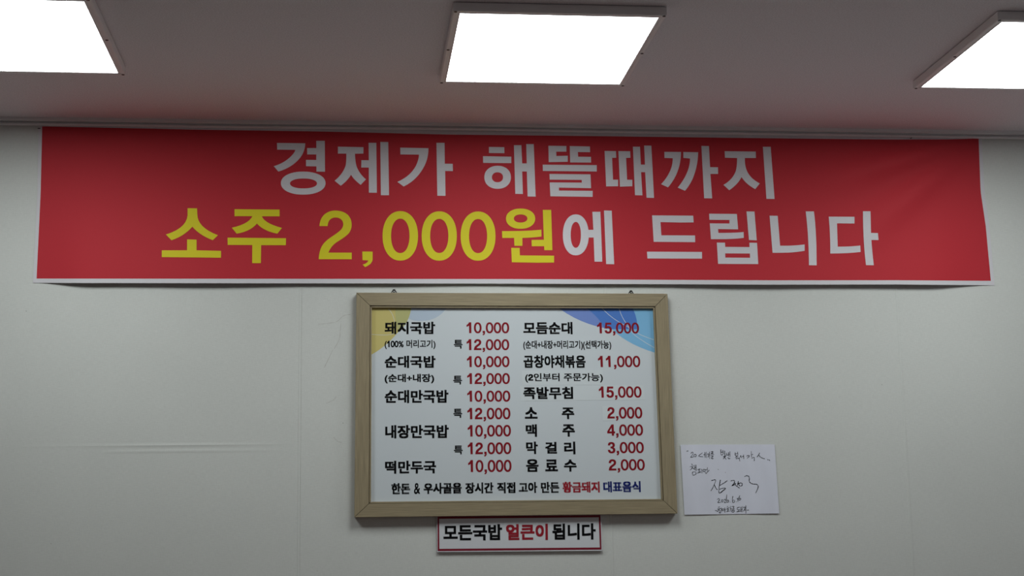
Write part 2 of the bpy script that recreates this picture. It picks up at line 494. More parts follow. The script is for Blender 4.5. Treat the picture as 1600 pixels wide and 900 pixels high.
A = dict(ox=420, oy=210, sc=9); B = dict(ox=560, oy=210, sc=9); Cc = dict(ox=740, oy=210, sc=9); D = dict(ox=840, oy=210, sc=9)
E_ = dict(ox=940, oy=215, sc=9); F_ = dict(ox=1060, oy=220, sc=9); G_ = dict(ox=240, oy=320, sc=9); H_ = dict(ox=340, oy=320, sc=9)
I_ = dict(ox=480, oy=325, sc=9); J_ = dict(ox=580, oy=325, sc=9); K_ = dict(ox=640, oy=325, sc=9); L_ = dict(ox=770, oy=320, sc=9)
N_ = dict(ox=860, oy=320, sc=9); O_ = dict(ox=990, oy=325, sc=9); P_ = dict(ox=1090, oy=325, sc=9); Q_ = dict(ox=1230, oy=325, sc=9)
p = lambda s, o: [path(s, **o)]
BANNER = [
 ('w', p('M115 120 L513 125 Q510 240 440 330 Q330 465 135 523 L70 447 Q215 405 310 310 Q370 250 372 217 L117 214 Z', A)
   + p('M667 90 L787 90 L790 525 L670 523 L670 450 L523 447 L523 358 L667 360 L668 282 L540 282 L538 192 L668 192 Z', A) + [ring(484, 685, 314, 162, 190, 70, 488, 690, **A)]),
 ('w', p('M972 172 L1332 180 L1330 270 L1212 272 Q1215 400 1240 465 Q1280 560 1366 632 L1292 710 Q1190 630 1157 568 Q1105 655 1012 722 L925 652 Q1040 560 1080 440 Q1092 390 1090 270 L972 270 Z', A)
   + p('M143 118 L252 118 L260 820 L147 820 L146 466 L40 466 L42 362 L146 364 Z', B) + p('M308 106 L420 108 L430 855 L316 855 Z', B)),
 ('w', p('M588 186 L985 194 Q985 330 930 440 Q830 640 637 733 L548 668 Q730 590 810 440 Q850 350 852 284 L590 282 Z', B)
   + p('M1097 118 L1212 118 L1215 412 L1326 414 L1328 516 L1220 514 L1225 864 L1110 862 Z', B)),
 ('w', p('M215 176 L432 180 L434 264 L216 262 Z', Cc) + p('M132 306 L530 314 L530 404 L134 400 Z', Cc) + [ring(338, 603, 187, 162, 78, 70, 336, 603, **Cc)]
   + p('M567 152 L672 152 L683 408 L747 408 L740 136 L846 136 L872 875 L760 873 L748 522 L683 522 L693 838 L586 836 Z', Cc)),
 ('w', p('M152 160 L405 163 L405 243 L262 243 L264 304 L424 300 L424 385 L156 390 Z', D) + p('M452 164 L736 170 L738 250 L566 248 L570 314 L750 316 L752 396 L458 394 Z', D)
   + p('M72 426 L832 432 L832 522 L74 514 Z', D) + p('M167 556 L744 562 L752 756 L300 748 L300 790 L774 794 L774 878 L180 870 L170 675 L622 678 L620 640 L170 636 Z', D)),
 ('w', p('M42 188 L202 190 L206 284 L148 284 L160 592 L232 592 L232 684 L64 686 Z', E_) + p('M236 190 L402 192 L406 284 L345 286 L358 592 L432 594 L432 684 L258 690 Z', E_)
   + p('M440 128 L540 128 L552 380 L610 380 L598 112 L700 114 L737 848 L632 846 L612 486 L555 486 L574 812 L470 810 Z', E_)),
 ('w', p('M882 200 L1117 202 Q1115 380 1050 520 Q1010 610 935 700 L836 655 Q930 560 975 440 Q1000 370 1000 290 L884 286 Z', E_)
   + p('M1148 202 L1358 206 Q1355 400 1280 580 Q1240 670 1173 748 L1070 703 Q1165 590 1210 470 Q1245 370 1243 294 L1150 286 Z', E_)
   + p('M323 72 L430 74 L445 370 L557 372 L558 466 L450 466 L475 810 L362 808 Z', F_)),
 ('w', p('M650 146 L1088 152 L1090 242 L935 242 Q930 370 980 455 Q1030 540 1145 600 L1080 680 Q950 610 888 510 Q830 620 715 695 L633 620 Q760 550 805 430 Q825 370 825 242 L655 238 Z', F_)
   + p('M1188 84 L1298 84 L1352 818 L1238 816 Z', F_)),
 ('y', p('M478 48 L612 50 Q612 130 620 180 Q650 330 905 428 L833 498 Q650 430 545 308 Q430 440 252 498 L172 418 Q460 330 478 150 Z', G_)
   + p('M472 486 L604 490 L604 640 L948 648 L948 744 L115 736 L116 640 L470 640 Z', G_)),
 ('y', p('M238 62 L872 68 L872 162 L622 162 Q660 260 905 326 L840 406 Q650 370 553 264 Q460 375 268 406 L200 322 Q440 270 490 160 L238 160 Z', H_)
   + p('M140 462 L962 470 L960 568 L612 568 L608 820 L486 820 L488 566 L142 564 Z', H_)),
 ('y', p('M172 254 Q180 140 250 85 Q310 38 395 36 Q505 38 570 95 Q625 150 625 235 Q625 310 580 360 Q545 400 440 465 Q340 520 298 628 L626 628 L626 720 L162 720 Q165 620 205 540 Q235 485 300 435 Q420 355 455 325 Q508 280 507 228 Q505 180 470 155 Q440 134 400 134 Q350 134 320 165 Q290 195 288 254 Z', I_)),
 ('y', p('M775 612 L920 614 L920 712 Q920 790 813 830 L780 796 Q850 775 860 738 L778 732 Z', I_)),
 ('y', [ring(409, 392, 249, 348, 130, 242, **J_)]),
 ('y', [ring(957, 394, 247, 347, 128, 240, 957, 393, **J_)]),
 ('y', [ring(963, 395, 245, 346, 127, 240, **K_)]),
 ('y', [ring(391, 195, 205, 142, 95, 57, 391, 193, **L_)] + p('M130 370 Q480 372 683 350 L684 446 Q560 462 416 466 L416 577 L304 577 L300 466 L134 466 Z', L_)
   + p('M704 72 L820 72 L838 638 L724 638 L722 582 L548 582 L546 494 L718 492 Z', L_) + p('M260 606 L378 606 L380 712 L862 716 L862 812 L620 814 L268 808 Z', L_)),
 ('w', [ring(357, 423, 182, 288, 72, 182, **N_)] + p('M533 352 L605 352 L590 98 L703 98 L730 800 L620 800 L608 460 L536 460 Z', N_) + p('M754 80 L862 82 L897 836 L784 834 Z', N_)),
 ('w', p('M260 104 L838 108 L844 202 L660 204 L378 198 L390 384 L864 386 L866 480 L282 476 Z', O_) + p('M188 614 L962 618 L962 712 L194 710 Z', O_)),
 ('w', p('M162 80 L552 84 L570 300 L288 296 L292 350 Q500 352 648 338 L650 420 Q480 442 188 438 L172 216 L448 218 L448 168 L166 166 Z', P_)
   + p('M688 48 L800 50 L832 454 L722 450 Z', P_) + [path('M270 486 L385 488 L388 547 L730 550 L728 488 L836 490 L853 788 L288 786 Z M388 638 L735 640 L738 700 L390 698 Z', **P_)]),
 ('w', p('M1012 108 L1126 110 L1160 530 Q1340 535 1505 512 L1505 602 Q1320 636 1054 630 Z', P_) + p('M260 48 L375 48 Q412 300 414 806 L306 804 Q302 380 260 48 Z', Q_)),
 ('w', p('M584 122 L946 124 L946 218 L700 216 L710 544 Q880 545 1028 528 L1032 618 Q850 640 606 640 Q608 380 584 122 Z', Q_)
   + p('M1066 46 L1172 46 L1178 350 L1276 352 L1284 450 L1184 450 Q1195 620 1218 805 L1108 803 Q1065 450 1066 46 Z', Q_)),
]
for col, shapes in BANNER:
    bm = bmesh.new()
    for cs in shapes: fill2d(bm, cs)
    xs = [v.co.x for v in bm.verts]; ys = [v.co.y for v in bm.verts]
    x = math.ceil(min(xs) / 14) * 14
    while x < max(xs):
        bmesh.ops.bisect_plane(bm, geom=bm.verts[:] + bm.edges[:] + bm.faces[:], plane_co=(x, 0, 0), plane_no=(1, 0, 0)); x += 14
    y = math.ceil(min(ys) / 14) * 14
    while y < max(ys):
        bmesh.ops.bisect_plane(bm, geom=bm.verts[:] + bm.edges[:] + bm.faces[:], plane_co=(0, y, 0), plane_no=(0, 1, 0)); y += 14
    for v in bm.verts: v.co = on_banner(v.co.x, v.co.y, 0.0006)
    face_to_room(bm)
    o = obj('letter', bm, M['banner_white'] if col == 'w' else M['banner_yellow'], banner)
    o['label'] = 'white letter' if col == 'w' else 'yellow letter'
for px, py in ((61, 200.6), (1424, 215.5)):
    bm = bmesh.new(); q = on_banner(px, py, 0.001)
    add_box(bm, q + Vector((-0.004, -0.001, -0.001)), q + Vector((0.004, 0.002, 0.0012)), 0.0004)
    if px > 1000: bmesh.ops.rotate(bm, cent=q, matrix=Matrix.Rotation(-0.7, 3, 'Y'), verts=bm.verts[:])
    obj('staple', bm, M['metal'], banner)
GLYPHS = {
 '%': '201 89 213 86 223 79 230 69 232 57 230 45 223 35 213 28 201 26 189 28 179 35 172 45 169 57 172 69 179 79 189 86|201 118 177 114 158 100 144 81 140 57 144 33 158 14 177 1 201 -4 224 1 244 14 257 33 262 57 257 81 244 100 224 114|241 276 211 276 31 -4 61 -4|71 276 47 271 28 258 15 239 10 215 15 191 28 171 47 158 71 154 95 158 114 172 128 191 132 215 128 239 114 258 95 271|71 246 84 244 94 237 100 227 103 215 100 202 94 192 84 186 71 183 59 186 49 192 42 202 40 215 42 227 49 237 59 244',
 '&': '198 136 192 125 185 113 177 101 169 92 130 136 153 154 169 171 178 189 180 208 176 232 162 250 141 263 115 268 86 263 64 250 50 231 45 205 47 188 54 171 64 155 76 142 50 124 29 105 16 85 11 61 17 36 32 15 54 1 80 -4 99 -2 120 5 142 18 166 37 198 0 248 0 193 64 207 82 220 100 230 118 237 136|142 64 128 51 114 41 99 35 84 32 71 35 61 41 54 50 50 61 54 76 63 89 78 102 98 116|83 208 85 219 92 227 101 232 113 234 125 232 135 226 142 218 144 206 143 196 137 186 126 175 108 162 100 172 91 183 86 196',
 '(': '67 93 70 145 81 193 99 237 124 278 103 278 71 238 47 193 31 143 26 93 31 42 47 -7 71 -53 103 -92 124 -92 99 -52 81 -7 70 41',
 ')': '62 93 59 41 48 -7 30 -52 5 -92 26 -92 58 -53 83 -7 98 42 104 93 98 143 83 193 58 238 26 278 5 278 30 237 48 193 59 145',
 '+': '100 236 100 158 22 158 22 125 100 125 100 47 133 47 133 125 211 125 211 158 133 158 133 236',
 '0': '188 136 182 194 164 238 136 266 100 276 64 266 36 238 18 194 12 136 18 79 36 35 64 6 100 -4 136 6 164 35 182 79|149 136 145 93 136 61 120 41 100 34 80 41 64 61 55 93 51 136 55 179 64 212 80 232 100 239 120 232 136 212 145 179',
 '1': '120 273 81 273 81 0 120 0',
 '가': '265 331 265 -31 298 -31 298 156 356 156 356 184 298 184 298 331|39 292 39 264 172 264 158 203 128 149 83 102 22 63 40 38 116 88 167 148 196 217 205 292',
 '간': '267 331 267 66 301 66 301 193 354 193 354 221 301 221 301 331|35 303 35 275 168 275 154 230 124 191 79 159 20 134 34 108 105 139 158 182 192 237 204 303|75 93 75 -23 316 -23 316 4 108 4 108 93',
 '걸': '206 244 206 217 284 217 284 146 318 146 318 331 284 331 284 244|44 313 44 286 168 286 155 246 126 212 83 184 26 164 37 138 107 164 159 202 192 252 203 313|86 -1 86 -28 330 -28 330 -1 118 -1 118 41 318 41 318 130 85 130 85 103 284 103 284 66 86 66',
 '고': '55 294 55 267 275 267 275 259 275 225 273 187 269 144 261 95 295 91 302 142 306 186 308 224 308 259 308 294|147 176 147 47 20 47 20 20 347 20 347 47 180 47 180 176',
 '골': '59 316 59 289 272 289 272 272 271 254 269 233 266 210 298 207 302 232 304 254 305 275 305 293 305 316|154 249 154 186 20 186 20 160 346 160 346 186 187 186 187 249|60 0 60 -27 316 -27 316 0 92 0 92 40 306 40 306 127 59 127 59 100 274 100 274 64 60 64',
 '곱': '62 118 62 -26 304 -26 304 118 271 118 271 74 96 74 96 118|96 48 271 48 271 1 96 1|59 316 59 289 272 289 272 270 271 249 268 225 263 198 296 195 301 223 304 247 305 270 305 290 305 316|154 239 154 176 20 176 20 148 347 148 347 176 187 176 187 239',
 '국': '54 91 54 64 274 64 274 -31 308 -31 308 91 200 91 200 157 348 157 348 184 296 184 302 215 304 242 305 266 306 287 306 314 62 314 62 286 273 286 273 265 272 241 269 215 263 184 20 184 20 157 167 157 167 91',
 '금': '60 102 60 -26 307 -26 307 102|274 76 274 1 93 1 93 76|20 178 20 151 348 151 348 178 296 178 301 210 304 238 305 263 306 285 306 312 62 312 62 284 273 284 273 262 272 238 268 210 262 178',
 '기': '284 331 284 -31 317 -31 317 331|41 292 41 265 177 265 164 203 134 149 88 102 24 63 42 36 119 86 172 147 201 216 210 292',
 '내': '212 323 212 -12 244 -12 244 156 294 156 294 -31 326 -31 326 331 294 331 294 184 244 184 244 323|38 92 38 62 60 62 90 63 122 65 155 68 190 74 186 103 155 98 126 94 98 92 71 92 71 287 38 287',
 '능': '20 161 20 134 347 134 347 161|183 102 131 98 92 85 68 64 59 36 68 8 92 -12 131 -25 183 -30 235 -25 274 -12 298 8 307 36 298 64 274 85 235 98|183 76 221 73 250 65 267 53 274 36 267 19 250 7 221 -1 183 -4 145 -1 117 7 99 19 93 36 99 53 117 65 145 73|64 324 64 203 310 203 310 230 97 230 97 324',
 '니': '283 331 283 -31 316 -31 316 331|43 91 43 62 72 62 115 63 159 66 204 71 250 80 246 108 202 100 159 95 117 92 76 91 76 295 43 295',
 '다': '265 331 265 -32 298 -32 298 160 357 160 357 188 298 188 298 331|36 296 36 59 64 59 112 59 154 61 194 65 235 71 231 99 192 93 154 89 113 87 68 87 68 268 203 268 203 296',
 '대': '213 323 213 -12 244 -12 244 158 295 158 295 -31 327 -31 327 331 295 331 295 186 244 186 244 323|33 287 33 58 56 58 94 58 128 60 159 63 190 69 187 96 158 91 130 88 100 87 66 86 66 260 167 260 167 287',
 '돈': '61 312 61 187 167 187 167 140 20 140 20 114 347 114 347 140 200 140 200 187 310 187 310 214 94 214 94 285 306 285 306 312|62 81 62 -23 312 -23 312 4 95 4 95 81',
 '돼': '34 294 34 148 97 148 97 76 16 75 20 47 61 47 109 49 158 53 205 59 203 83 128 77 128 148 190 148 190 175 67 175 67 267 187 267 187 294|219 323 219 -12 250 -12 250 153 294 153 294 -31 326 -31 326 331 294 331 294 180 250 180 250 323',
 '됩': '283 330 283 122 316 122 316 330|80 106 80 -26 316 -26 316 106 284 106 284 68 112 68 112 106|112 42 284 42 284 1 112 1|54 313 54 198 123 198 123 159 21 158 26 131 78 131 136 133 196 138 256 146 254 170 230 167 206 164 181 162 156 161 156 198 227 198 227 225 87 225 87 286 224 286 224 313',
 '두': '65 310 65 169 306 169 306 196 98 196 98 282 302 282 302 310|20 122 20 95 166 95 166 -30 199 -30 199 95 348 95 348 122',
 '든': '20 148 20 121 347 121 347 148|61 315 61 188 310 188 310 215 94 215 94 288 306 288 306 315|62 83 62 -23 312 -23 312 4 95 4 95 83',
 '듬': '20 162 20 135 347 135 347 162|60 95 60 -25 307 -25 307 95|275 68 275 2 92 2 92 68|61 319 61 198 310 198 310 225 94 225 94 292 306 292 306 319',
 '떡': '74 97 74 70 288 70 288 -32 321 -32 321 97|222 238 222 211 288 211 288 115 321 115 321 331 288 331 288 238|30 303 30 137 45 137 63 137 82 138 104 140 128 145 124 172 107 169 91 167 76 165 62 164 62 276 121 276 121 303|140 303 140 137 158 137 186 137 211 138 234 141 257 145 254 172 234 169 215 166 195 165 173 164 173 276 240 276 240 303',
 '료': '61 136 61 109 112 109 112 41 20 41 20 14 348 14 348 41 260 41 260 109 316 109 316 136 94 136 94 194 307 194 307 304 60 304 60 277 274 277 274 221 61 221|144 41 144 109 227 109 227 41',
 '리': '284 331 284 -32 316 -32 316 331|40 297 40 270 174 270 174 195 41 195 41 56 71 56 116 57 161 59 206 63 253 69 250 96 204 90 161 86 118 84 74 84 74 168 207 168 207 297',
 '막': '35 304 35 143 201 143 201 304|169 277 169 170 67 170 67 277|66 97 66 70 268 70 268 -32 301 -32 301 97|268 331 268 116 301 116 301 209 354 209 354 237 301 237 301 331',
 '만': '35 298 35 131 201 131 201 298|169 271 169 158 67 158 67 271|268 331 268 66 301 66 301 193 354 193 354 221 301 221 301 331|76 91 76 -23 317 -23 317 4 108 4 108 91',
 '맥': '82 95 82 68 292 68 292 -31 325 -31 325 95|36 300 36 142 176 142 176 300|144 274 144 168 67 168 67 274|216 324 216 118 247 118 247 210 293 210 293 115 325 115 325 330 293 330 293 238 247 238 247 324',
 '머': '166 269 166 87 67 87 67 269|285 331 285 199 199 199 199 295 34 295 34 60 199 60 199 172 285 172 285 -32 318 -32 318 331',
 '모': '276 274 276 157 91 157 91 274|58 301 58 130 167 130 167 43 20 43 20 15 348 15 348 43 200 43 200 130 308 130 308 301',
 '무': '62 311 62 170 306 170 306 311|273 284 273 196 94 196 94 284|20 121 20 94 166 94 166 -31 199 -31 199 94 348 94 348 121',
 '문': '62 314 62 187 305 187 305 314|272 287 272 213 94 213 94 287|20 146 20 119 170 119 170 46 202 46 202 119 348 119 348 146|61 80 61 -23 311 -23 311 4 94 4 94 80',
 '발': '35 316 35 158 202 158 202 316 170 316 170 264 68 264 68 316|68 238 170 238 170 185 68 185|268 331 268 144 301 144 301 226 354 226 354 253 301 253 301 331|72 0 72 -27 314 -27 314 0 104 0 104 39 301 39 301 127 71 127 71 100 268 100 268 64 72 64',
 '밥': '35 312 35 148 202 148 202 312 170 312 170 260 68 260 68 312|68 233 170 233 170 175 68 175|73 115 73 -26 301 -26 301 115 268 115 268 72 106 72 106 115|106 46 268 46 268 1 106 1|268 331 268 132 301 132 301 220 354 220 354 248 301 248 301 331',
 '볶': '53 91 53 64 141 64 141 -31 173 -31 173 91|190 91 190 64 276 64 276 -31 308 -31 308 91|96 257 271 257 271 215 96 215|63 324 63 188 167 188 167 150 20 150 20 123 347 123 347 150 200 150 200 188 304 188 304 324 271 324 271 282 96 282 96 324',
 '부': '61 316 61 160 306 160 306 316 273 316 273 266 94 266 94 316|94 240 273 240 273 187 94 187|20 116 20 90 166 90 166 -31 199 -31 199 90 348 90 348 116',
 '사': '108 300 108 235 101 185 81 139 52 100 15 73 35 46 64 66 89 94 110 128 125 166 140 130 160 99 185 72 213 53 233 80 197 106 168 143 148 187 141 235 141 300|265 331 265 -31 298 -31 298 156 357 156 357 184 298 184 298 331',
 '선': '284 330 284 246 206 246 206 218 284 218 284 60 318 60 318 330|111 309 111 264 104 224 86 188 57 158 20 138 38 112 68 127 93 149 113 175 128 206 142 178 162 154 186 135 214 120 232 146 196 165 168 193 150 226 144 263 144 309|85 90 85 -23 326 -23 326 4 118 4 118 90',
 '소': '166 131 166 43 20 43 20 16 348 16 348 43 199 43 199 131|165 306 165 279 153 236 123 198 80 170 33 154 47 127 88 140 127 162 159 191 182 227 206 191 238 162 277 140 318 127 332 154 285 170 242 198 211 236 200 279 200 306',
 '수': '166 318 166 298 155 261 126 230 85 206 37 193 50 166 91 177 129 196 161 220 184 251 207 220 238 196 276 177 318 166 331 193 283 206 241 230 212 261 201 298 201 318|20 127 20 100 166 100 166 -31 199 -31 199 100 347 100 347 127',
 '순': '166 322 166 304 156 269 127 239 86 216 40 203 52 177 93 188 130 206 161 230 184 259 206 230 237 206 274 188 314 178 327 204 281 217 240 240 211 270 200 304 200 322|20 147 20 120 170 120 170 46 202 46 202 120 348 120 348 147|61 81 61 -23 311 -23 311 4 94 4 94 81',
 '시': '283 331 283 -32 316 -32 316 331|115 300 115 235 108 184 87 137 56 98 18 72 38 44 69 64 95 92 117 126 132 165 148 128 170 96 196 70 225 51 245 78 207 103 177 141 156 186 148 235 148 300',
 '식': '75 95 75 68 283 68 283 -31 316 -31 316 95|283 331 283 113 316 113 316 331|114 314 114 278 107 239 89 204 60 175 23 154 40 128 70 143 96 164 116 190 131 220 146 192 167 168 192 149 222 134 238 161 201 180 173 207 154 241 148 278 148 314',
 '아': '116 303 79 294 51 269 32 229 25 177 32 124 51 85 79 59 116 50 153 59 181 85 200 124 207 177 200 229 181 269 153 294|116 273 140 266 159 247 171 216 175 177 171 137 159 106 140 87 116 80 92 87 73 106 61 137 57 177 61 216 73 247 92 266|265 331 265 -31 298 -31 298 158 357 158 357 186 298 186 298 331',
 '야': '116 303 79 294 51 269 32 229 25 177 32 124 51 85 79 59 116 50 153 59 181 85 200 124 207 177 200 229 181 269 153 294|116 273 140 266 159 247 171 216 175 177 171 137 159 106 140 87 116 80 92 87 73 106 61 137 57 177 61 216 73 247 92 266|265 331 265 -31 298 -31 298 104 356 104 356 132 298 132 298 212 356 212 356 240 298 240 298 331',
 '얼': '119 291 143 287 163 276 175 258 180 236 175 214 163 197 143 185 119 181 94 185 75 197 62 214 57 236 62 258 75 276 94 287|119 318 81 312 52 296 33 270 26 236 33 203 52 177 81 160 119 154 153 159 180 173 200 195 210 223 284 223 284 147 317 147 317 331 284 331 284 250 210 250 200 278 180 300 153 314|85 0 85 -26 331 -26 331 0 118 0 118 40 317 40 317 127 84 127 84 100 284 100 284 65 85 65',
 '우': '183 316 131 311 91 295 66 270 56 237 66 204 91 179 131 163 183 158 235 163 275 179 300 204 310 237 300 270 275 295 235 311|183 290 221 286 250 275 269 259 276 237 269 215 250 199 221 188 183 184 145 188 116 199 97 215 90 237 97 259 116 275 145 286|20 124 20 96 166 96 166 -31 199 -31 199 96 348 96 348 124',
 '을': '183 324 130 320 90 308 65 289 56 262 65 235 90 215 130 203 183 199 237 203 277 215 302 235 310 262 302 289 277 308 237 320|183 300 223 297 252 290 270 278 276 262 270 246 252 234 223 227 183 224 144 227 115 234 97 246 90 262 97 278 115 290 144 297|20 175 20 148 347 148 347 175|60 -1 60 -27 316 -27 316 -1 93 -1 93 36 305 36 305 117 60 117 60 92 272 92 272 60 60 60',
 '음': '183 323 130 318 90 305 65 283 56 254 65 225 90 204 130 191 183 186 236 191 276 204 302 225 310 254 302 283 276 305 236 318|183 296 222 294 251 285 270 272 276 254 270 237 251 223 222 215 183 212 145 215 115 223 97 237 90 254 97 272 115 285 145 294|60 93 60 -26 307 -26 307 93|274 66 274 1 92 1 92 66|20 155 20 128 347 128 347 155',
 '이': '283 331 283 -32 316 -32 316 331|125 303 88 294 59 269 40 229 33 177 40 124 59 85 88 59 125 50 162 59 191 85 210 124 217 177 210 229 191 269 162 294|125 273 149 266 168 247 180 216 185 177 180 137 168 106 149 87 125 80 101 87 82 106 70 137 65 177 70 216 82 247 101 266',
 '인': '283 330 283 66 316 66 316 330|122 305 85 299 55 280 35 252 28 216 35 180 55 152 85 134 122 127 160 134 190 152 210 180 217 216 210 252 190 280 160 299|122 276 147 272 167 260 180 241 184 216 180 192 167 173 147 161 122 156 98 161 78 173 65 192 60 216 65 241 78 260 98 272|84 93 84 -23 328 -23 328 4 117 4 117 93',
 '장': '186 103 136 98 98 85 75 64 66 36 75 8 98 -13 136 -26 186 -30 235 -26 272 -13 296 8 304 36 296 64 272 85 235 98|186 76 222 74 249 66 266 53 272 36 266 19 249 7 222 -1 186 -4 149 -1 122 7 105 19 99 36 105 53 122 66 149 74|28 304 28 277 109 277 109 262 103 225 84 191 56 164 18 145 35 119 66 133 91 154 112 179 126 208 141 182 161 160 185 143 214 130 230 156 194 173 166 198 149 229 142 263 142 277 222 277 222 304|268 331 268 113 301 113 301 211 354 211 354 239 301 239 301 331',
 '접': '86 117 86 -26 317 -26 317 117 284 117 284 72 119 72 119 117|119 46 284 46 284 1 119 1|284 331 284 243 213 243 213 216 284 216 284 134 317 134 317 331|32 309 32 282 112 282 112 273 105 235 87 202 58 174 21 154 38 128 69 143 94 164 115 189 129 218 144 192 163 169 188 150 216 136 233 162 197 181 170 207 152 239 146 273 146 282 225 282 225 309',
 '족': '56 86 56 60 273 60 273 -31 306 -31 306 86|50 316 50 289 162 289 151 261 123 237 84 219 38 210 50 183 94 192 132 208 163 230 183 258 204 230 235 208 273 192 316 183 329 210 283 219 243 237 216 261 205 289 317 289 317 316|167 204 167 149 20 149 20 122 348 122 348 149 200 149 200 204',
 '주': '51 308 51 282 165 282 165 280 154 245 126 216 86 194 39 182 52 155 93 166 130 184 161 208 183 238 205 208 236 184 274 166 315 155 328 182 281 194 241 216 213 246 202 280 202 282 316 282 316 308|20 125 20 98 166 98 166 -31 199 -31 199 98 347 98 347 125',
 '지': '283 331 283 -31 316 -31 316 331|32 294 32 266 116 266 116 220 108 173 87 128 57 91 20 65 39 38 69 58 95 86 117 120 133 158 149 122 171 91 197 66 227 47 246 74 208 98 177 133 157 175 149 220 149 266 234 266 234 294',
 '직': '283 331 283 112 316 112 316 331|75 93 75 66 283 66 283 -31 316 -31 316 93|34 306 34 278 116 278 116 264 110 227 91 194 62 166 25 147 42 121 72 136 98 156 119 181 134 210 149 183 170 160 195 141 224 128 241 154 204 172 176 198 157 229 150 264 150 278 232 278 232 306',
 '창': '186 100 136 96 98 83 75 63 66 35 75 7 98 -13 136 -26 186 -30 235 -26 273 -13 296 7 304 35 296 63 273 83 235 96|186 74 222 71 249 64 266 52 272 35 266 18 249 6 222 -2 186 -4 149 -2 122 6 105 18 99 35 105 52 122 64 149 71|110 332 110 287 30 287 30 260 110 260 110 253 104 218 86 186 57 161 20 144 37 118 67 132 92 150 113 174 127 201 142 177 162 156 187 139 216 127 232 154 195 169 167 193 150 221 143 253 143 260 223 260 223 287 144 287 144 332|268 331 268 109 301 109 301 210 354 210 354 237 301 237 301 331',
 '채': '94 318 94 264 26 264 26 236 94 236 94 220 89 175 74 133 49 96 17 69 36 44 61 63 82 88 98 118 110 151 122 120 139 93 159 70 184 52 203 77 170 102 146 137 131 177 126 220 126 236 194 236 194 264 126 264 126 318|218 323 218 -13 249 -13 249 157 296 157 296 -31 328 -31 328 331 296 331 296 185 249 185 249 323',
 '침': '283 330 283 116 316 116 316 330|83 98 83 -26 316 -26 316 98|284 71 284 1 115 1 115 71|118 332 118 288 36 288 36 262 118 262 118 257 111 222 93 191 64 165 27 148 43 122 73 135 99 154 120 178 135 205 151 180 172 159 198 142 228 130 243 156 206 172 177 195 158 224 151 257 151 262 232 262 232 288 151 288 151 332',
 '큰': '20 153 20 126 348 126 348 153 295 153 301 191 304 224 305 254 306 281 306 312 62 312 62 284 273 284 273 281 272 239 53 232 57 205 271 214 262 153|61 90 61 -23 313 -23 313 4 94 4 94 90',
 '택': '82 92 82 65 292 65 292 -31 325 -31 325 92|36 304 36 130 58 130 98 130 132 132 162 135 193 140 189 167 162 162 134 160 103 158 68 158 68 206 171 206 171 232 68 232 68 277 175 277 175 304|213 324 213 114 244 114 244 209 293 209 293 111 325 111 325 330 293 330 293 236 244 236 244 324',
 '터': '210 194 210 167 285 167 285 -32 318 -32 318 331 285 331 285 194|37 298 37 55 64 55 112 56 153 58 191 61 229 66 226 94 190 88 154 85 114 83 70 83 70 169 188 169 188 196 70 196 70 270 204 270 204 298',
 '특': '20 140 20 113 347 113 347 140|56 78 56 51 271 51 271 -31 304 -31 304 78|63 321 63 174 308 174 308 200 96 200 96 236 297 236 297 261 96 261 96 295 306 295 306 321',
 '표': '50 153 50 126 111 126 111 40 20 40 20 13 348 13 348 40 255 40 255 126 316 126 316 153 261 153 261 270 317 270 317 297 49 297 49 270 105 270 105 153|144 40 144 126 222 126 222 40|138 270 228 270 228 153 138 153',
 '한': '128 240 92 235 65 222 47 200 41 172 47 145 65 124 92 110 128 105 163 110 190 124 208 145 214 172 208 200 190 222 163 235|128 214 150 211 167 203 178 190 182 172 178 155 167 142 150 134 128 131 105 134 88 142 77 155 73 172 77 190 88 203 105 211|268 330 268 59 301 59 301 184 354 184 354 212 301 212 301 330|111 330 111 286 21 286 21 260 234 260 234 286 144 286 144 330|76 81 76 -23 317 -23 317 4 108 4 108 81',
 '황': '184 81 134 77 97 66 74 49 66 25 74 1 97 -17 134 -27 184 -31 234 -27 272 -17 295 1 303 25 295 49 272 66 234 77|184 56 221 54 247 48 264 38 269 25 264 12 247 2 221 -4 184 -6 148 -4 121 2 105 12 99 25 105 38 121 48 148 54|131 237 153 235 169 229 180 220 184 208 180 196 169 187 153 182 131 180 109 182 92 187 82 196 78 208 82 220 92 229 109 235|267 330 267 85 300 85 300 194 353 194 353 222 300 222 300 330|131 260 96 256 69 246 52 230 46 208 51 189 65 174 86 163 115 158 115 129 18 128 22 101 73 102 130 104 189 108 248 116 246 139 222 136 197 134 173 132 148 130 148 158 176 163 197 174 210 189 215 208 209 230 192 246 166 256|115 334 115 300 27 300 27 274 235 274 235 300 148 300 148 334',
}

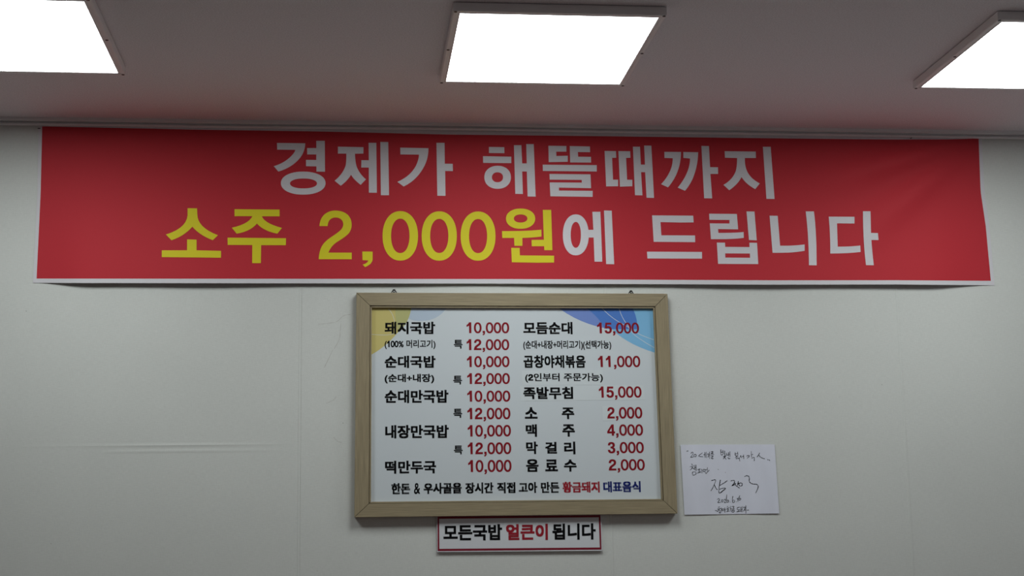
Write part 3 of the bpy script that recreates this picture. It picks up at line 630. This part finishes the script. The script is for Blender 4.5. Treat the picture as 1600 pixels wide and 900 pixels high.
DIGITS = {   # y down, height 700
 '0': [ring(245, 355, 235, 355, 128, 258, n=40)],
 '1': [path('M205 0 L335 0 L335 700 L205 700 L205 200 Q130 255 45 285 L45 175 Q150 130 205 0 Z', n=4)],
 '2': [path('M20 230 Q30 110 100 50 Q160 0 245 0 Q350 2 410 60 Q465 115 465 205 Q460 280 415 335 Q380 380 280 445 Q195 505 160 590 L468 590 L468 700 L5 700 Q10 600 50 515 Q80 460 145 405 Q260 325 295 295 Q340 250 340 205 Q335 160 310 135 Q280 112 245 112 Q200 112 172 140 Q148 170 146 230 Z', n=4)],
 '3': [path('M30 195 Q45 0 245 0 Q445 10 450 185 Q450 290 355 340 Q470 385 470 500 Q465 700 245 710 Q35 700 22 500 L150 490 Q155 605 245 605 Q340 600 340 495 Q335 390 190 395 L190 290 Q325 295 325 195 Q320 108 245 108 Q160 108 155 205 Z', n=5)],
 '4': [path('M290 0 L415 0 L415 445 L485 445 L485 555 L415 555 L415 700 L290 700 L290 555 L10 555 L10 440 Z M290 170 L290 445 L115 445 Z')],
 '5': [path('M85 10 L450 10 L450 120 L185 120 L165 262 Q205 232 270 232 Q475 250 480 460 Q475 700 240 710 Q40 700 20 520 L150 505 Q160 600 240 600 Q345 600 347 465 Q340 345 245 340 Q180 340 150 388 L35 370 Z', n=5)],
 ',': [path('M60 565 L195 565 L195 690 Q190 815 70 845 L50 785 Q120 765 120 700 L60 700 Z', n=4)],
}
DIG_ADV = {',': 250}
GC = {}
for _k, _v in GLYPHS.items():
    cs = []
    for part in _v.split('|'):
        n_ = [int(q) for q in part.split()]
        cs.append([(n_[i] / 400.0, -n_[i + 1] / 400.0) for i in range(0, len(n_), 2)])
    GC[_k] = cs
CJK_ADV = 0.92


def layout(s, track=0.0):
    """-> list of contour groups in em units, y down"""
    x = 0.0; out = []
    for ch in s:
        if ch == ' ':
            x += 0.30; continue
        if ch in DIGITS:
            for g in DIGITS[ch]:
                out.append([[(x + a / 700.0 * 0.72, b / 700.0 * 0.72 - 0.72) for a, b in c] for c in g])
            x += DIG_ADV.get(ch, 505) / 700.0 * 0.72 + track
            continue
        if ch == '2':
            for g in DIGITS[ch]:
                out.append([[(x + a / 700.0 * 0.72, b / 700.0 * 0.72 - 0.72) for a, b in c] for c in g])
            x += 0.53; continue
        cs = GC[ch]
        if ord(ch) > 0x3000:
            for g in group_contours(cs): out.append([[(x + a, b) for a, b in c] for c in g])
            x += CJK_ADV + track
        else:
            lo = min(a for c in cs for a, b in c); hi = max(a for c in cs for a, b in c)
            for g in group_contours(cs): out.append([[(x + a - lo + 0.04, b) for a, b in c] for c in g])
            x += hi - lo + 0.08 + track
    return out


def row_slope(y): return 0.0033 - (y - 458) * 4.2e-5
def lean(x): return -0.0094 + (x - 555) * 1.105e-4


def text(s, box, m, plane, parent, name='lettering', r=0.026, ink=None, tilt=True, track=0.0):
    """flat lettering whose ink fills box = (x0, y0, x1, y1) in photograph pixels on the plane y = plane"""
    groups = layout(s, track)
    body = [q for q in groups]
    X = [a for g in body for c in g for a, b in c]; Yv = [b for g in body for c in g for a, b in c]
    if ink == 'digits':     # the comma hangs below the box
        Yv = [-0.72 - 0.0, 0.0]
    x0, x1, y0, y1 = min(X) - r, max(X) + r, min(Yv) - r, max(Yv) + r
    bx0, by0, bx1, by1 = box
    cx, cy = (bx0 + bx1) / 2, (by0 + by1) / 2
    sl, le = (row_slope(cy), lean(cx)) if tilt else (0, 0)
    if tilt is not True and tilt: sl, le = tilt

    def mp(x, y):
        u = bx0 + (x - x0) / (x1 - x0) * (bx1 - bx0); v = by0 + (y - y0) / (y1 - y0) * (by1 - by0)
        return u + (v - cy) * le, v + (u - cx) * sl
    bm = bmesh.new()
    shifts = [(-r, -r), (r, -r), (-r, r), (r, r)] if r > 0 else [(0, 0)]
    for i, (dx, dy) in enumerate(shifts):
        for g in groups:
            fill2d(bm, [[mp(a + dx, b + dy) for a, b in c] for c in g], i * 0.00002)
    for v in bm.verts:
        z = v.co.z
        v.co = at(v.co.x, v.co.y, plane - z)
    face_to_room(bm)
    return obj(name, bm, m, parent)


def flat_shape(name, contours, m, plane, parent):
    bm = bmesh.new(); fill2d(bm, contours)
    for v in bm.verts: v.co = at(v.co.x, v.co.y, plane)
    face_to_room(bm)
    return obj(name, bm, m, parent)


def slab(name, quad, y_back, y_front, m, parent=None, bevel=0.0, seg=1):
    """a board whose front outline is the photograph quad (tl, tr, br, bl) on the plane y_front"""
    f = [at(px, py, y_front) for px, py in quad]
    bm = bmesh.new()
    a = [bm.verts.new(q) for q in f]; b_ = [bm.verts.new((q.x, y_back, q.z)) for q in f]
    bm.faces.new(a); bm.faces.new(list(reversed(b_)))
    for i in range(4):
        j = (i + 1) % 4; bm.faces.new((a[i], b_[i], b_[j], a[j]))
    bmesh.ops.recalc_face_normals(bm, faces=bm.faces[:])
    if bevel: bmesh.ops.bevel(bm, geom=bm.edges[:], offset=bevel, segments=2, affect='EDGES', profile=0.7)
    return obj(name, bm, m, parent)


# ---------------------------------------------------------------- the framed menu board
FRONT = -0.027
outer = [(556.9, 457.2), (1043.0, 458.8), (1058.6, 802.5), (553.6, 808.3)]
inner = [(581.0, 480.6), (1020.6, 481.8), (1033.6, 779.6), (579.6, 784.0)]
OC = [at(*q, FRONT) for q in outer]; IC = [at(*q, -0.0215) for q in inner]
root_loc = (OC[3] + OC[2]) / 2; root_loc.y = -0.003
menu = empty('menu_board', root_loc)
tag(menu, 'wall menu board in a light oak frame with dishes and red prices, below the banner', 'menu board')
FW = 0.047
prof = [(0, 0.003), (0, 0.0263), (0.0007, 0.027), (0.0405, 0.027), (0.0410, 0.0264), (0.0410, 0.0180), (0.0424, 0.0180), (0.0424, 0.0232), (0.0466, 0.0232), (FW, 0.0226), (FW, 0.0125), (0.03, 0.0125), (0.03, 0.003)]
for i in range(4):
    j = (i + 1) % 4
    along = (OC[j] - OC[i]).normalized()
    rings = []
    for o_, i_, e in ((OC[i], IC[i], 0.0005), (OC[j], IC[j], -0.0005)):
        rings.append([Vector((o_.x + (i_.x - o_.x) * w / FW + along.x * e * 1.6, -d, o_.z + (i_.z - o_.z) * w / FW + along.z * e * 1.6)) for w, d in prof])
    bm = bmesh.new(); sweep(bm, rings)
    obj('frame_rail', bm, M['wood_h'] if i % 2 == 0 else M['wood_v'], menu)
mid = sum(OC, Vector()) / 4
def toward(q, k): return Vector((mid.x + (q.x - mid.x) * k, q.y, mid.z + (q.z - mid.z) * k))
bm = bmesh.new()
bq = [toward(q, 0.994) for q in OC]
a = [bm.verts.new((q.x, -0.0105, q.z)) for q in bq]; b_ = [bm.verts.new((q.x, -0.004, q.z)) for q in bq]
bm.faces.new(a); bm.faces.new(list(reversed(b_)))
for i in range(4): bm.faces.new((a[i], b_[i], b_[(i + 1) % 4], a[(i + 1) % 4]))
bmesh.ops.recalc_face_normals(bm, faces=bm.faces[:])
obj('backing_board', bm, M['dark'], menu)
SH = -0.0130
bm = bmesh.new()
sq = [toward(q, 1.006) for q in IC]
a = [bm.verts.new((q.x, SH, q.z)) for q in sq]; b_ = [bm.verts.new((q.x, -0.0108, q.z)) for q in sq]
bm.faces.new(a); bm.faces.new(list(reversed(b_)))
for i in range(4): bm.faces.new((a[i], b_[i], b_[(i + 1) % 4], a[(i + 1) % 4]))
bmesh.ops.recalc_face_normals(bm, faces=bm.faces[:])
sheet = obj('printed_sheet', bm, M['sheet'], menu)
sheet['label'] = 'white printed menu sheet with coloured corners'

ZL = dict(ox=540, oy=440, sc=5); ZR = dict(ox=800, oy=440, sc=5)
SP = SH - 0.00008
flat_shape('corner_print', path('M198 196 L516 196 L512 213 Q494 330 405 400 Q320 505 200 572 Z', **ZL), M['p_yellow'], SP - 0.00002, sheet)
flat_shape('corner_print', path('M388 196 L516 196 L512 213 Q496 320 412 392 Q384 300 390 213 Z', **ZL), M['p_olive'], SP - 0.00006, sheet)
flat_shape('corner_print', path('M516 196 L800 196 L785 213 Q735 280 655 300 Q560 320 492 290 Q508 250 512 213 Z', **ZL), M['p_pale'], SP, sheet)
flat_shape('corner_print', path('M352 196 L945 196 L945 213 Q985 300 980 372 L780 372 Q560 345 372 213 Z', **ZR), M['p_violet'], SP, sheet)
flat_shape('corner_print', path('M580 196 L945 196 L945 213 Q985 300 980 372 L780 372 L720 366 Q690 290 590 213 Z', **ZR), M['p_blue'], SP - 0.00003, sheet)
flat_shape('corner_print', path('M938 196 L1108 196 L1118 556 Q900 490 780 372 L978 372 Q985 300 945 213 Z', **ZR), M['p_sky'], SP - 0.00006, sheet)


def ribbon(name, lines, hw, m, plane, parent, taper=False):
    bm = bmesh.new()
    for pts in lines:
        n_ = len(pts)
        L, Rr = [], []
        for i, (x, y) in enumerate(pts):
            ax, ay = pts[max(0, i - 1)]; bx, by = pts[min(n_ - 1, i + 1)]
            dx, dy = bx - ax, by - ay; l = math.hypot(dx, dy) or 1
            w = hw * (0.75 + 0.35 * math.sin(i * 1.7 + x)) if taper else hw
            e = 0.0
            if i == 0: e = -hw
            if i == n_ - 1: e = hw
            cx, cy = x + dx / l * e, y + dy / l * e
            L.append(bm.verts.new(at(cx - dy / l * w, cy + dx / l * w, plane)))
            Rr.append(bm.verts.new(at(cx + dy / l * w, cy - dx / l * w, plane)))
        for i in range(n_ - 1): bm.faces.new((L[i], L[i + 1], Rr[i + 1], Rr[i]))
    face_to_room(bm)
    return obj(name, bm, m, parent)


def curve_pts(pts, n=5):
    """Catmull-Rom through the points"""
    if len(pts) < 3: return pts
    P = [pts[0]] + pts + [pts[-1]]; out = []
    for i in range(1, len(P) - 2):
        for k in range(n):
            t = k / n
            out.append(tuple(0.5 * (2 * P[i][c] + (P[i + 1][c] - P[i - 1][c]) * t + (2 * P[i - 1][c] - 5 * P[i][c] + 4 * P[i + 1][c] - P[i + 2][c]) * t * t + (3 * P[i][c] - P[i - 1][c] - 3 * P[i + 1][c] + P[i + 2][c]) * t ** 3) for c in (0, 1)))
    out.append(pts[-1]); return out


def zl(pts, z): return [(z['ox'] + x / z['sc'], z['oy'] + y / z['sc']) for x, y in pts]
ribbon('curved_line', [zl(curve_pts(q), ZR) for q in ([(700, 205), (760, 262), (830, 312), (915, 358)], [(834, 205), (852, 255), (878, 305), (912, 352)], [(915, 358), (985, 405), (1045, 432), (1112, 456)], [(905, 350), (950, 410), (1030, 468), (1114, 518)])], 0.36, M['sticker'], SP - 0.00012, sheet)
ribbon('curved_line', [zl(curve_pts(q), ZL) for q in ([(335, 213), (362, 250), (380, 300), (388, 345)], [(203, 412), (260, 416), (330, 416), (395, 402)])], 0.28, M['sticker'], SP - 0.00012, sheet)


def sticker(q):
    return slab('sticker', q, SH, SH - 0.00035, M['sticker'], sheet)
sticker([(815.5, 579.0), (941.5, 578.5), (944.0, 601.5), (816.5, 602.0)])
sticker([(812.5, 603.0), (1005.5, 602.0), (1007.5, 624.5), (814.0, 626.5)])
sticker([(940.8, 634.5), (958.5, 634.0), (960.8, 656.8), (942.0, 657.5)])

TP = SH - 0.0002; TS = SH - 0.0005
K, RR = M['black'], M['menu_red']
for s, bx, r in (('돼지국밥', (601, 502.6, 680, 522.2), .036), ('순대국밥', (601, 555.8, 680.6, 575), .036), ('순대만국밥', (601.1, 609.3, 700.7, 629.8), .036),
                 ('내장만국밥', (601.9, 664, 701.2, 684.9), .036), ('떡만두국', (601.6, 719.8, 681.4, 740.1), .036), ('모듬순대', (817.6, 503, 894.6, 522.4), .036),
                 ('곱창야채볶음', (818, 555, 915, 575), .034), ('(100% 머리고기)', (601, 531, 680.5, 545.6), .026), ('(순대+내장)', (601, 584.2, 678.4, 599.2) , .032),
                 ('(순대+내장+머리고기)(선택가능)', (817.6, 532, 955, 547), .028),
                 ('특', (709, 531, 722.8, 544.8), .028), ('특', (708, 587, 722, 600.8), .028), ('특', (708.3, 638.6, 722.2, 653), .028), ('특', (709.2, 696.1, 723, 710), .028),
                 ('소', (820, 636.2, 839.9, 654.3), .036), ('주', (877.8, 636.7, 897.3, 655), .036), ('맥', (821.5, 663, 839, 682.7), .036), ('주', (878.7, 663, 898.3, 682.4), .036),
                 ('막', (822, 690, 840.4, 709.6), .036), ('걸', (851.8, 690.5, 870.2, 708.8), .036), ('리', (881.4, 690, 899, 710), .036),
                 ('음', (822, 717.4, 841.6, 737.4), .036), ('료', (851.8, 717.9, 871.7, 736.5), .036), ('수', (881.2, 717.9, 901, 737), .036)):
    text(s, bx, K, TP, sheet, r=r)
text('(2인부터 주문가능)', (820.6, 583, 942, 597.8), K, TS, sheet, r=.026)
text('족발무침', (817.6, 604.4, 895.4, 623.7), K, TS, sheet, r=.036)
for s, bx in (('10,000', (729, 503.6, 795.6, 520.6)), ('12,000', (729, 530, 795.6, 547)), ('10,000', (729.6, 556.4, 796, 573.6)), ('12,000', (730, 583, 796.6, 600)),
              ('10,000', (730, 610.3, 797.3, 627.6)), ('12,000', (730.3, 637.2, 797.5, 655)), ('10,000', (730.8, 664, 798.3, 682)), ('12,000', (731, 691.2, 798.8, 709.6)),
              ('10,000', (731.5, 718.6, 799.2, 737.4)), ('15,000', (933, 504, 998.4, 521)), ('11,000', (934.4, 556, 1000.4, 573.6)), ('15,000', (935.7, 603.7, 1002.3, 621.3)),
              ('2,000', (948.7, 636, 1003.5, 653.8)), ('4,000', (948.7, 663, 1004.7, 680.7)), ('3,000', (949.7, 690.5, 1005.9, 708)), ('2,000', (950.9, 717.4, 1007.4, 735))):
    on = bx[1] in (603.7, 636)
    o = text(s, bx, RR, TS if on else TP, sheet, r=.008, ink='digits')
    o['label'] = 'dark red price'
for s, x0, x1, m in (('한돈', 611.4, 640.8, K), ('&', 646.9, 656.4, K), ('우사골을', 661.8, 721.5, K), ('장시간', 727.1, 771.1, K), ('직접', 776.7, 805.3, K), ('고아', 810.5, 839.6, K),
                     ('만든', 845.2, 873.9, K), ('황금돼지', 879, 937, M['bright_red']), ('대표음식', 942.6, 1001, M['navy'])):
    c = (x0 + x1) / 2; yy = 755.0 - (c - 611) * 0.0085
    o = text(s, (x0, yy, x1, yy + 17.3), m, TP, sheet, r=.016 if s == '&' else .042)
    if m is not K: o['label'] = 'crimson lettering' if m is M['bright_red'] else 'navy blue lettering'

# screw eyes and loops from which the board hangs
for px, py in ((615.6, 457.0), (986.0, 458.6)):
    c = at(px, py, -0.012)
    bm = bmesh.new()
    pts = [c + Vector((0.0045 * math.cos(a), 0.0, 0.0045 * math.sin(a) + 0.0050)) for a in [2 * math.pi * k / 14 for k in range(15)]]
    tube(bm, pts, 0.0011, 6)
    pts = [c + Vector(q) for q in ((-0.0085, 0.002, -0.004), (-0.007, 0.002, 0.002), (-0.0035, 0.001, 0.0062), (0.0, 0.0, 0.0085), (0.0035, 0.001, 0.0062), (0.007, 0.002, 0.002), (0.0085, 0.002, -0.004))]
    tube(bm, pts, 0.0013, 6)
    tube(bm, [c + Vector((0, 0.0112, 0.006)), c + Vector((0, -0.003, 0.0055))], 0.0014, 6)
    obj('hanging_loop', bm, M['metal'], menu)

# ---------------------------------------------------------------- small sign under the board
SF = -0.0085
so = [(682.6, 806.6), (939.3, 804.3), (941.4, 860.6), (682.9, 862.6)]
sc_ = sum((at(*q, SF) for q in so), Vector()) / 4
sign = empty('small_sign', (sc_.x, -0.003, at(812, 861, SF).z))
tag(sign, 'small white sign with maroon border and black and red lettering, under the menu board', 'sign')
slab('panel', so, -0.0030, SF, M['sign'], sign, 0.0004)
ro = [(683.6, 807.2), (938.2, 804.9), (939.9, 858.7), (683.9, 861.0)]
ri = [(686.2, 810.6), (935.6, 808.3), (937.2, 855.4), (686.5, 857.6)]
flat_shape('border', [ro, list(reversed(ri))], M['maroon'], SF - 0.0003, sign)
TI = (-0.010, 0.012)
text('모든국밥', (692.8, 819.4, 784.6, 844.6), K, SF - 0.0004, sign, r=.035, tilt=TI)
o = text('얼큰이', (790.8, 818.7, 856, 844.0), M['bright_red'], SF - 0.0004, sign, r=.035, tilt=TI); o['label'] = 'crimson lettering'
text('됩니다', (863, 817.8, 930.8, 843.4), K, SF - 0.0004, sign, r=.035, tilt=TI)

# ---------------------------------------------------------------- handwritten note
nq = [(1063.4, 694.9), (1210.3, 694.4), (1217.6, 802.2), (1069.6, 804.3)]
bm = bmesh.new()


def note_depth(u, v):
    return 0.0032 + 0.0007 * math.sin(u * 7.0 + 0.8) + 0.0005 * math.sin(v * 4 + u * 3) + 0.0015 * max(0, v - 0.75)


NU, NV = 24, 16
def note_pt(u, v, lift=0.0):
    x = (nq[0][0] * (1 - u) + nq[1][0] * u) * (1 - v) + (nq[3][0] * (1 - u) + nq[2][0] * u) * v
    y = (nq[0][1] * (1 - u) + nq[1][1] * u) * (1 - v) + (nq[3][1] * (1 - u) + nq[2][1] * u) * v
    return at(x, y, -note_depth(u, v) - lift)
gr = [[bm.verts.new(note_pt(i / NU, j / NV)) for i in range(NU + 1)] for j in range(NV + 1)]
for j in range(NV):
    for i in range(NU): bm.faces.new((gr[j][i], gr[j + 1][i], gr[j + 1][i + 1], gr[j][i + 1]))
face_to_room(bm)
note = obj('note', bm, M['paper'], smooth=True)
sol = note.modifiers.new('thickness', 'SOLIDIFY'); sol.thickness = 0.0003; sol.offset = -1
es = note.modifiers.new('sharp rims', 'EDGE_SPLIT'); es.split_angle = math.radians(35)

tag(note, 'white paper sheet with black handwriting taped to the wall right of the menu board', 'note')


def circ(cx, cy, rx, ry=None):
    ry = ry or rx
    return [(cx + rx * math.cos(a), cy + ry * math.sin(a)) for a in [2 * math.pi * k / 10 - 1.2 for k in range(11)]]


HAND = {
 'quotation': [[(146, 156), (152, 166)], [(156, 154), (162, 163)], [(958, 245), (965, 256)], [(972, 250), (984, 263)]],
 'line one': [[(190, 186), (200, 170), (213, 178), (204, 200), (188, 222), (216, 218)], circ(232, 205, 13, 12),
   [(306, 178), (268, 210), (312, 218)], [(316, 198), (332, 194)], [(331, 172), (333, 226)], [(345, 168), (346, 230)],
   [(352, 194), (370, 188), (362, 224)], [(377, 168), (379, 240)],
   [(390, 168), (412, 165), (404, 178), (392, 186), (416, 184)], [(384, 200), (424, 196)], [(394, 212), (414, 210), (400, 226), (398, 238), (418, 234)],
   [(490, 144), (494, 198), (514, 190), (510, 152)], [(493, 174), (511, 170)], [(528, 158), (532, 206)], [(514, 218), (540, 208), (528, 222), (514, 242)], [(528, 224), (546, 246)],
   [(549, 178), (552, 204), (562, 198)], [(568, 174), (570, 214)], [(570, 195), (580, 192)], [(582, 165), (584, 218)], [(564, 224), (568, 238), (586, 234)],
   [(634, 174), (638, 208), (662, 204), (658, 170)], [(637, 190), (660, 188)], [(648, 208), (648, 222)], [(632, 228), (668, 220)], [(642, 240), (672, 236), (682, 264)],
   [(691, 205), (686, 220), (676, 236)], [(690, 212), (702, 232)], [(704, 218), (716, 214)], [(719, 198), (721, 240)],
   [(748, 215), (764, 206), (776, 210), (768, 224), (754, 236)], [(764, 222), (778, 220)], [(796, 162), (798, 224)], [(798, 200), (814, 196)], [(800, 236), (822, 226), (828, 240), (826, 262)],
   [(882, 180), (868, 205), (854, 224)], [(870, 200), (892, 226), (932, 242)]],
 'line two': [[(196, 288), (206, 300)], [(180, 318), (222, 308)], [(206, 318), (196, 338), (182, 352)], [(204, 326), (226, 344)], [(226, 300), (229, 352)], [(240, 298), (243, 358)], [(228, 326), (242, 324)],
   [(206, 370), (210, 402), (240, 392), (236, 368), (206, 372)], [(256, 346), (286, 340)], [(265, 346), (268, 374)], [(278, 342), (279, 372)], [(254, 382), (290, 372)], [(299, 340), (301, 384)],
   circ(322, 356, 11, 12), [(334, 350), (350, 346)], [(356, 324), (353, 366)], [(336, 370), (342, 386), (374, 352)], [(462, 344), (468, 349)], [(534, 378), (538, 376)]],
 'signature': [[(394, 458), (438, 452), (428, 490), (410, 530), (390, 564)], [(424, 494), (438, 530), (456, 552)], [(486, 452), (476, 510), (470, 560), (482, 586), (540, 540)], [(480, 508), (515, 488), (556, 460)],
   [(476, 548), (506, 538), (538, 538), (512, 560), (484, 584)]],
 'signature two': [[(590, 464), (612, 458), (630, 464), (622, 490), (602, 514), (626, 502), (642, 488)], [(628, 482), (638, 506), (652, 516), (662, 492), (668, 466), (660, 500), (676, 484)],
   circ(690, 500, 17, 16), [(654, 518), (670, 532), (682, 536)]],
 'signature three': [[(728, 422), (750, 412), (772, 420), (778, 442), (776, 468), (792, 488), (820, 498), (850, 500), (866, 520), (858, 552), (840, 590)]],
 'date': [[(455, 652), (468, 640), (478, 650), (466, 672), (460, 682), (488, 678)], circ(505, 664, 9, 12), [(522, 656), (532, 648), (537, 660), (524, 682), (546, 680)], [(552, 600), (547, 640), (549, 674), (566, 678), (566, 658), (550, 664)],
   [(584, 676), (587, 679)], [(612, 618), (606, 652), (612, 682), (630, 674), (622, 656), (608, 664)], [(645, 674), (648, 677)], [(652, 648), (661, 640), (662, 676)], [(682, 612), (672, 636), (674, 658), (690, 654), (686, 640), (674, 646)]],
 'last line': [[(434, 756), (440, 764)], [(444, 758), (450, 768)], [(462, 730), (480, 724)], [(454, 748), (492, 740)], [(474, 744), (464, 762), (454, 774)], [(472, 752), (488, 768)], [(496, 734), (500, 776)], circ(482, 782, 8, 6),
   circ(513, 754, 9, 10), [(531, 734), (532, 782)], [(532, 756), (542, 752)], [(552, 724), (564, 720)], [(546, 740), (578, 734)], circ(561, 752, 8, 7), [(560, 760), (560, 772)], [(545, 776), (580, 768)], [(586, 716), (588, 772)], [(588, 744), (598, 742)],
   [(600, 724), (622, 720), (614, 744)], [(592, 752), (632, 746)], [(602, 762), (605, 780), (626, 774), (622, 760), (602, 762)], [(656, 736), (680, 730)], [(656, 736), (658, 758), (685, 754)], [(668, 758), (668, 772)], [(650, 778), (690, 768)],
   [(693, 728), (696, 780)], [(706, 722), (708, 782)], [(695, 756), (706, 754)], [(714, 736), (734, 730), (730, 752), (718, 772)], [(726, 752), (738, 764)], [(741, 714), (743, 794)], [(754, 756), (758, 766)], [(765, 755), (769, 766)]],
}
(x_a, y_a), (x_b, y_b), (x_c, y_c), (x_d, y_d) = nq
for part, lines in HAND.items():
    bm = bmesh.new()
    for pts in lines:
        pp = [(1050 + x / 6.43, 680 + y / 6.43) for x, y in (curve_pts(pts, 4) if len(pts) > 2 else pts)]
        hw = 0.52 if part[:4] == 'sign' else 0.44
        L, Rr = [], []
        n_ = len(pp)
        for i, (x, y) in enumerate(pp):
            ax, ay = pp[max(0, i - 1)]; bx, by = pp[min(n_ - 1, i + 1)]
            dx, dy = bx - ax, by - ay; l = math.hypot(dx, dy) or 1
            w = hw * (0.9 + 0.3 * math.sin(i * 0.9 + x))
            for side, lst in ((1, L), (-1, Rr)):
                qx, qy = x - dy / l * w * side, y + dx / l * w * side
                v = (qy - y_a) / (y_d - y_a); xl = x_a + (x_d - x_a) * v; xr = x_b + (x_c - x_b) * v
                u = (qx - xl) / (xr - xl)
                lst.append(bm.verts.new(note_pt(u, v, 0.0004)))
        for i in range(n_ - 1): bm.faces.new((L[i], L[i + 1], Rr[i + 1], Rr[i]))
    face_to_room(bm)
    tag(obj('handwriting', bm, M['black'], note), kind='stuff')

# ---------------------------------------------------------------- marks on the wallpaper
strips = sorted((o for o in bpy.data.objects if o.name.startswith('wallpaper_strip')), key=lambda o: o.data.vertices[0].co.x)


def strip_of(px, py):
    x = at(px, py).x
    best = [o for o in strips if o.data.vertices[0].co.x <= x]
    return best[-1]


def on_l(pts): return [(x / 1.957, 440 + y / 1.957) for x, y in pts]
ribbon('hairline_crack', [on_l(curve_pts(q)) for q in ([(1042, 128), (1040, 160), (1036, 180), (1022, 205)], [(1018, 208), (1005, 235), (992, 262)], [(975, 130), (1000, 128), (1030, 122), (1050, 105), (1072, 100)],
       [(998, 372), (1020, 362), (1028, 350)], [(1020, 476), (1032, 488), (1044, 492)])], 0.22, M['smudge'], -0.0012, strip_of(520, 520), True)
for i, (px, py) in enumerate(((41, 486), (80, 849), (536, 661), (496, 892), (1378, 601), (1542, 302), (1536, 322), (1061, 480), (660, 118))):
    if py > 200:
        bm = bmesh.new(); c = at(px, py, -0.0012)
        bmesh.ops.create_icosphere(bm, subdivisions=1, radius=0.0011, matrix=Matrix.Translation(c))
        obj('speck', bm, M['smudge'] if i % 2 else M['metal'], strip_of(px, py))
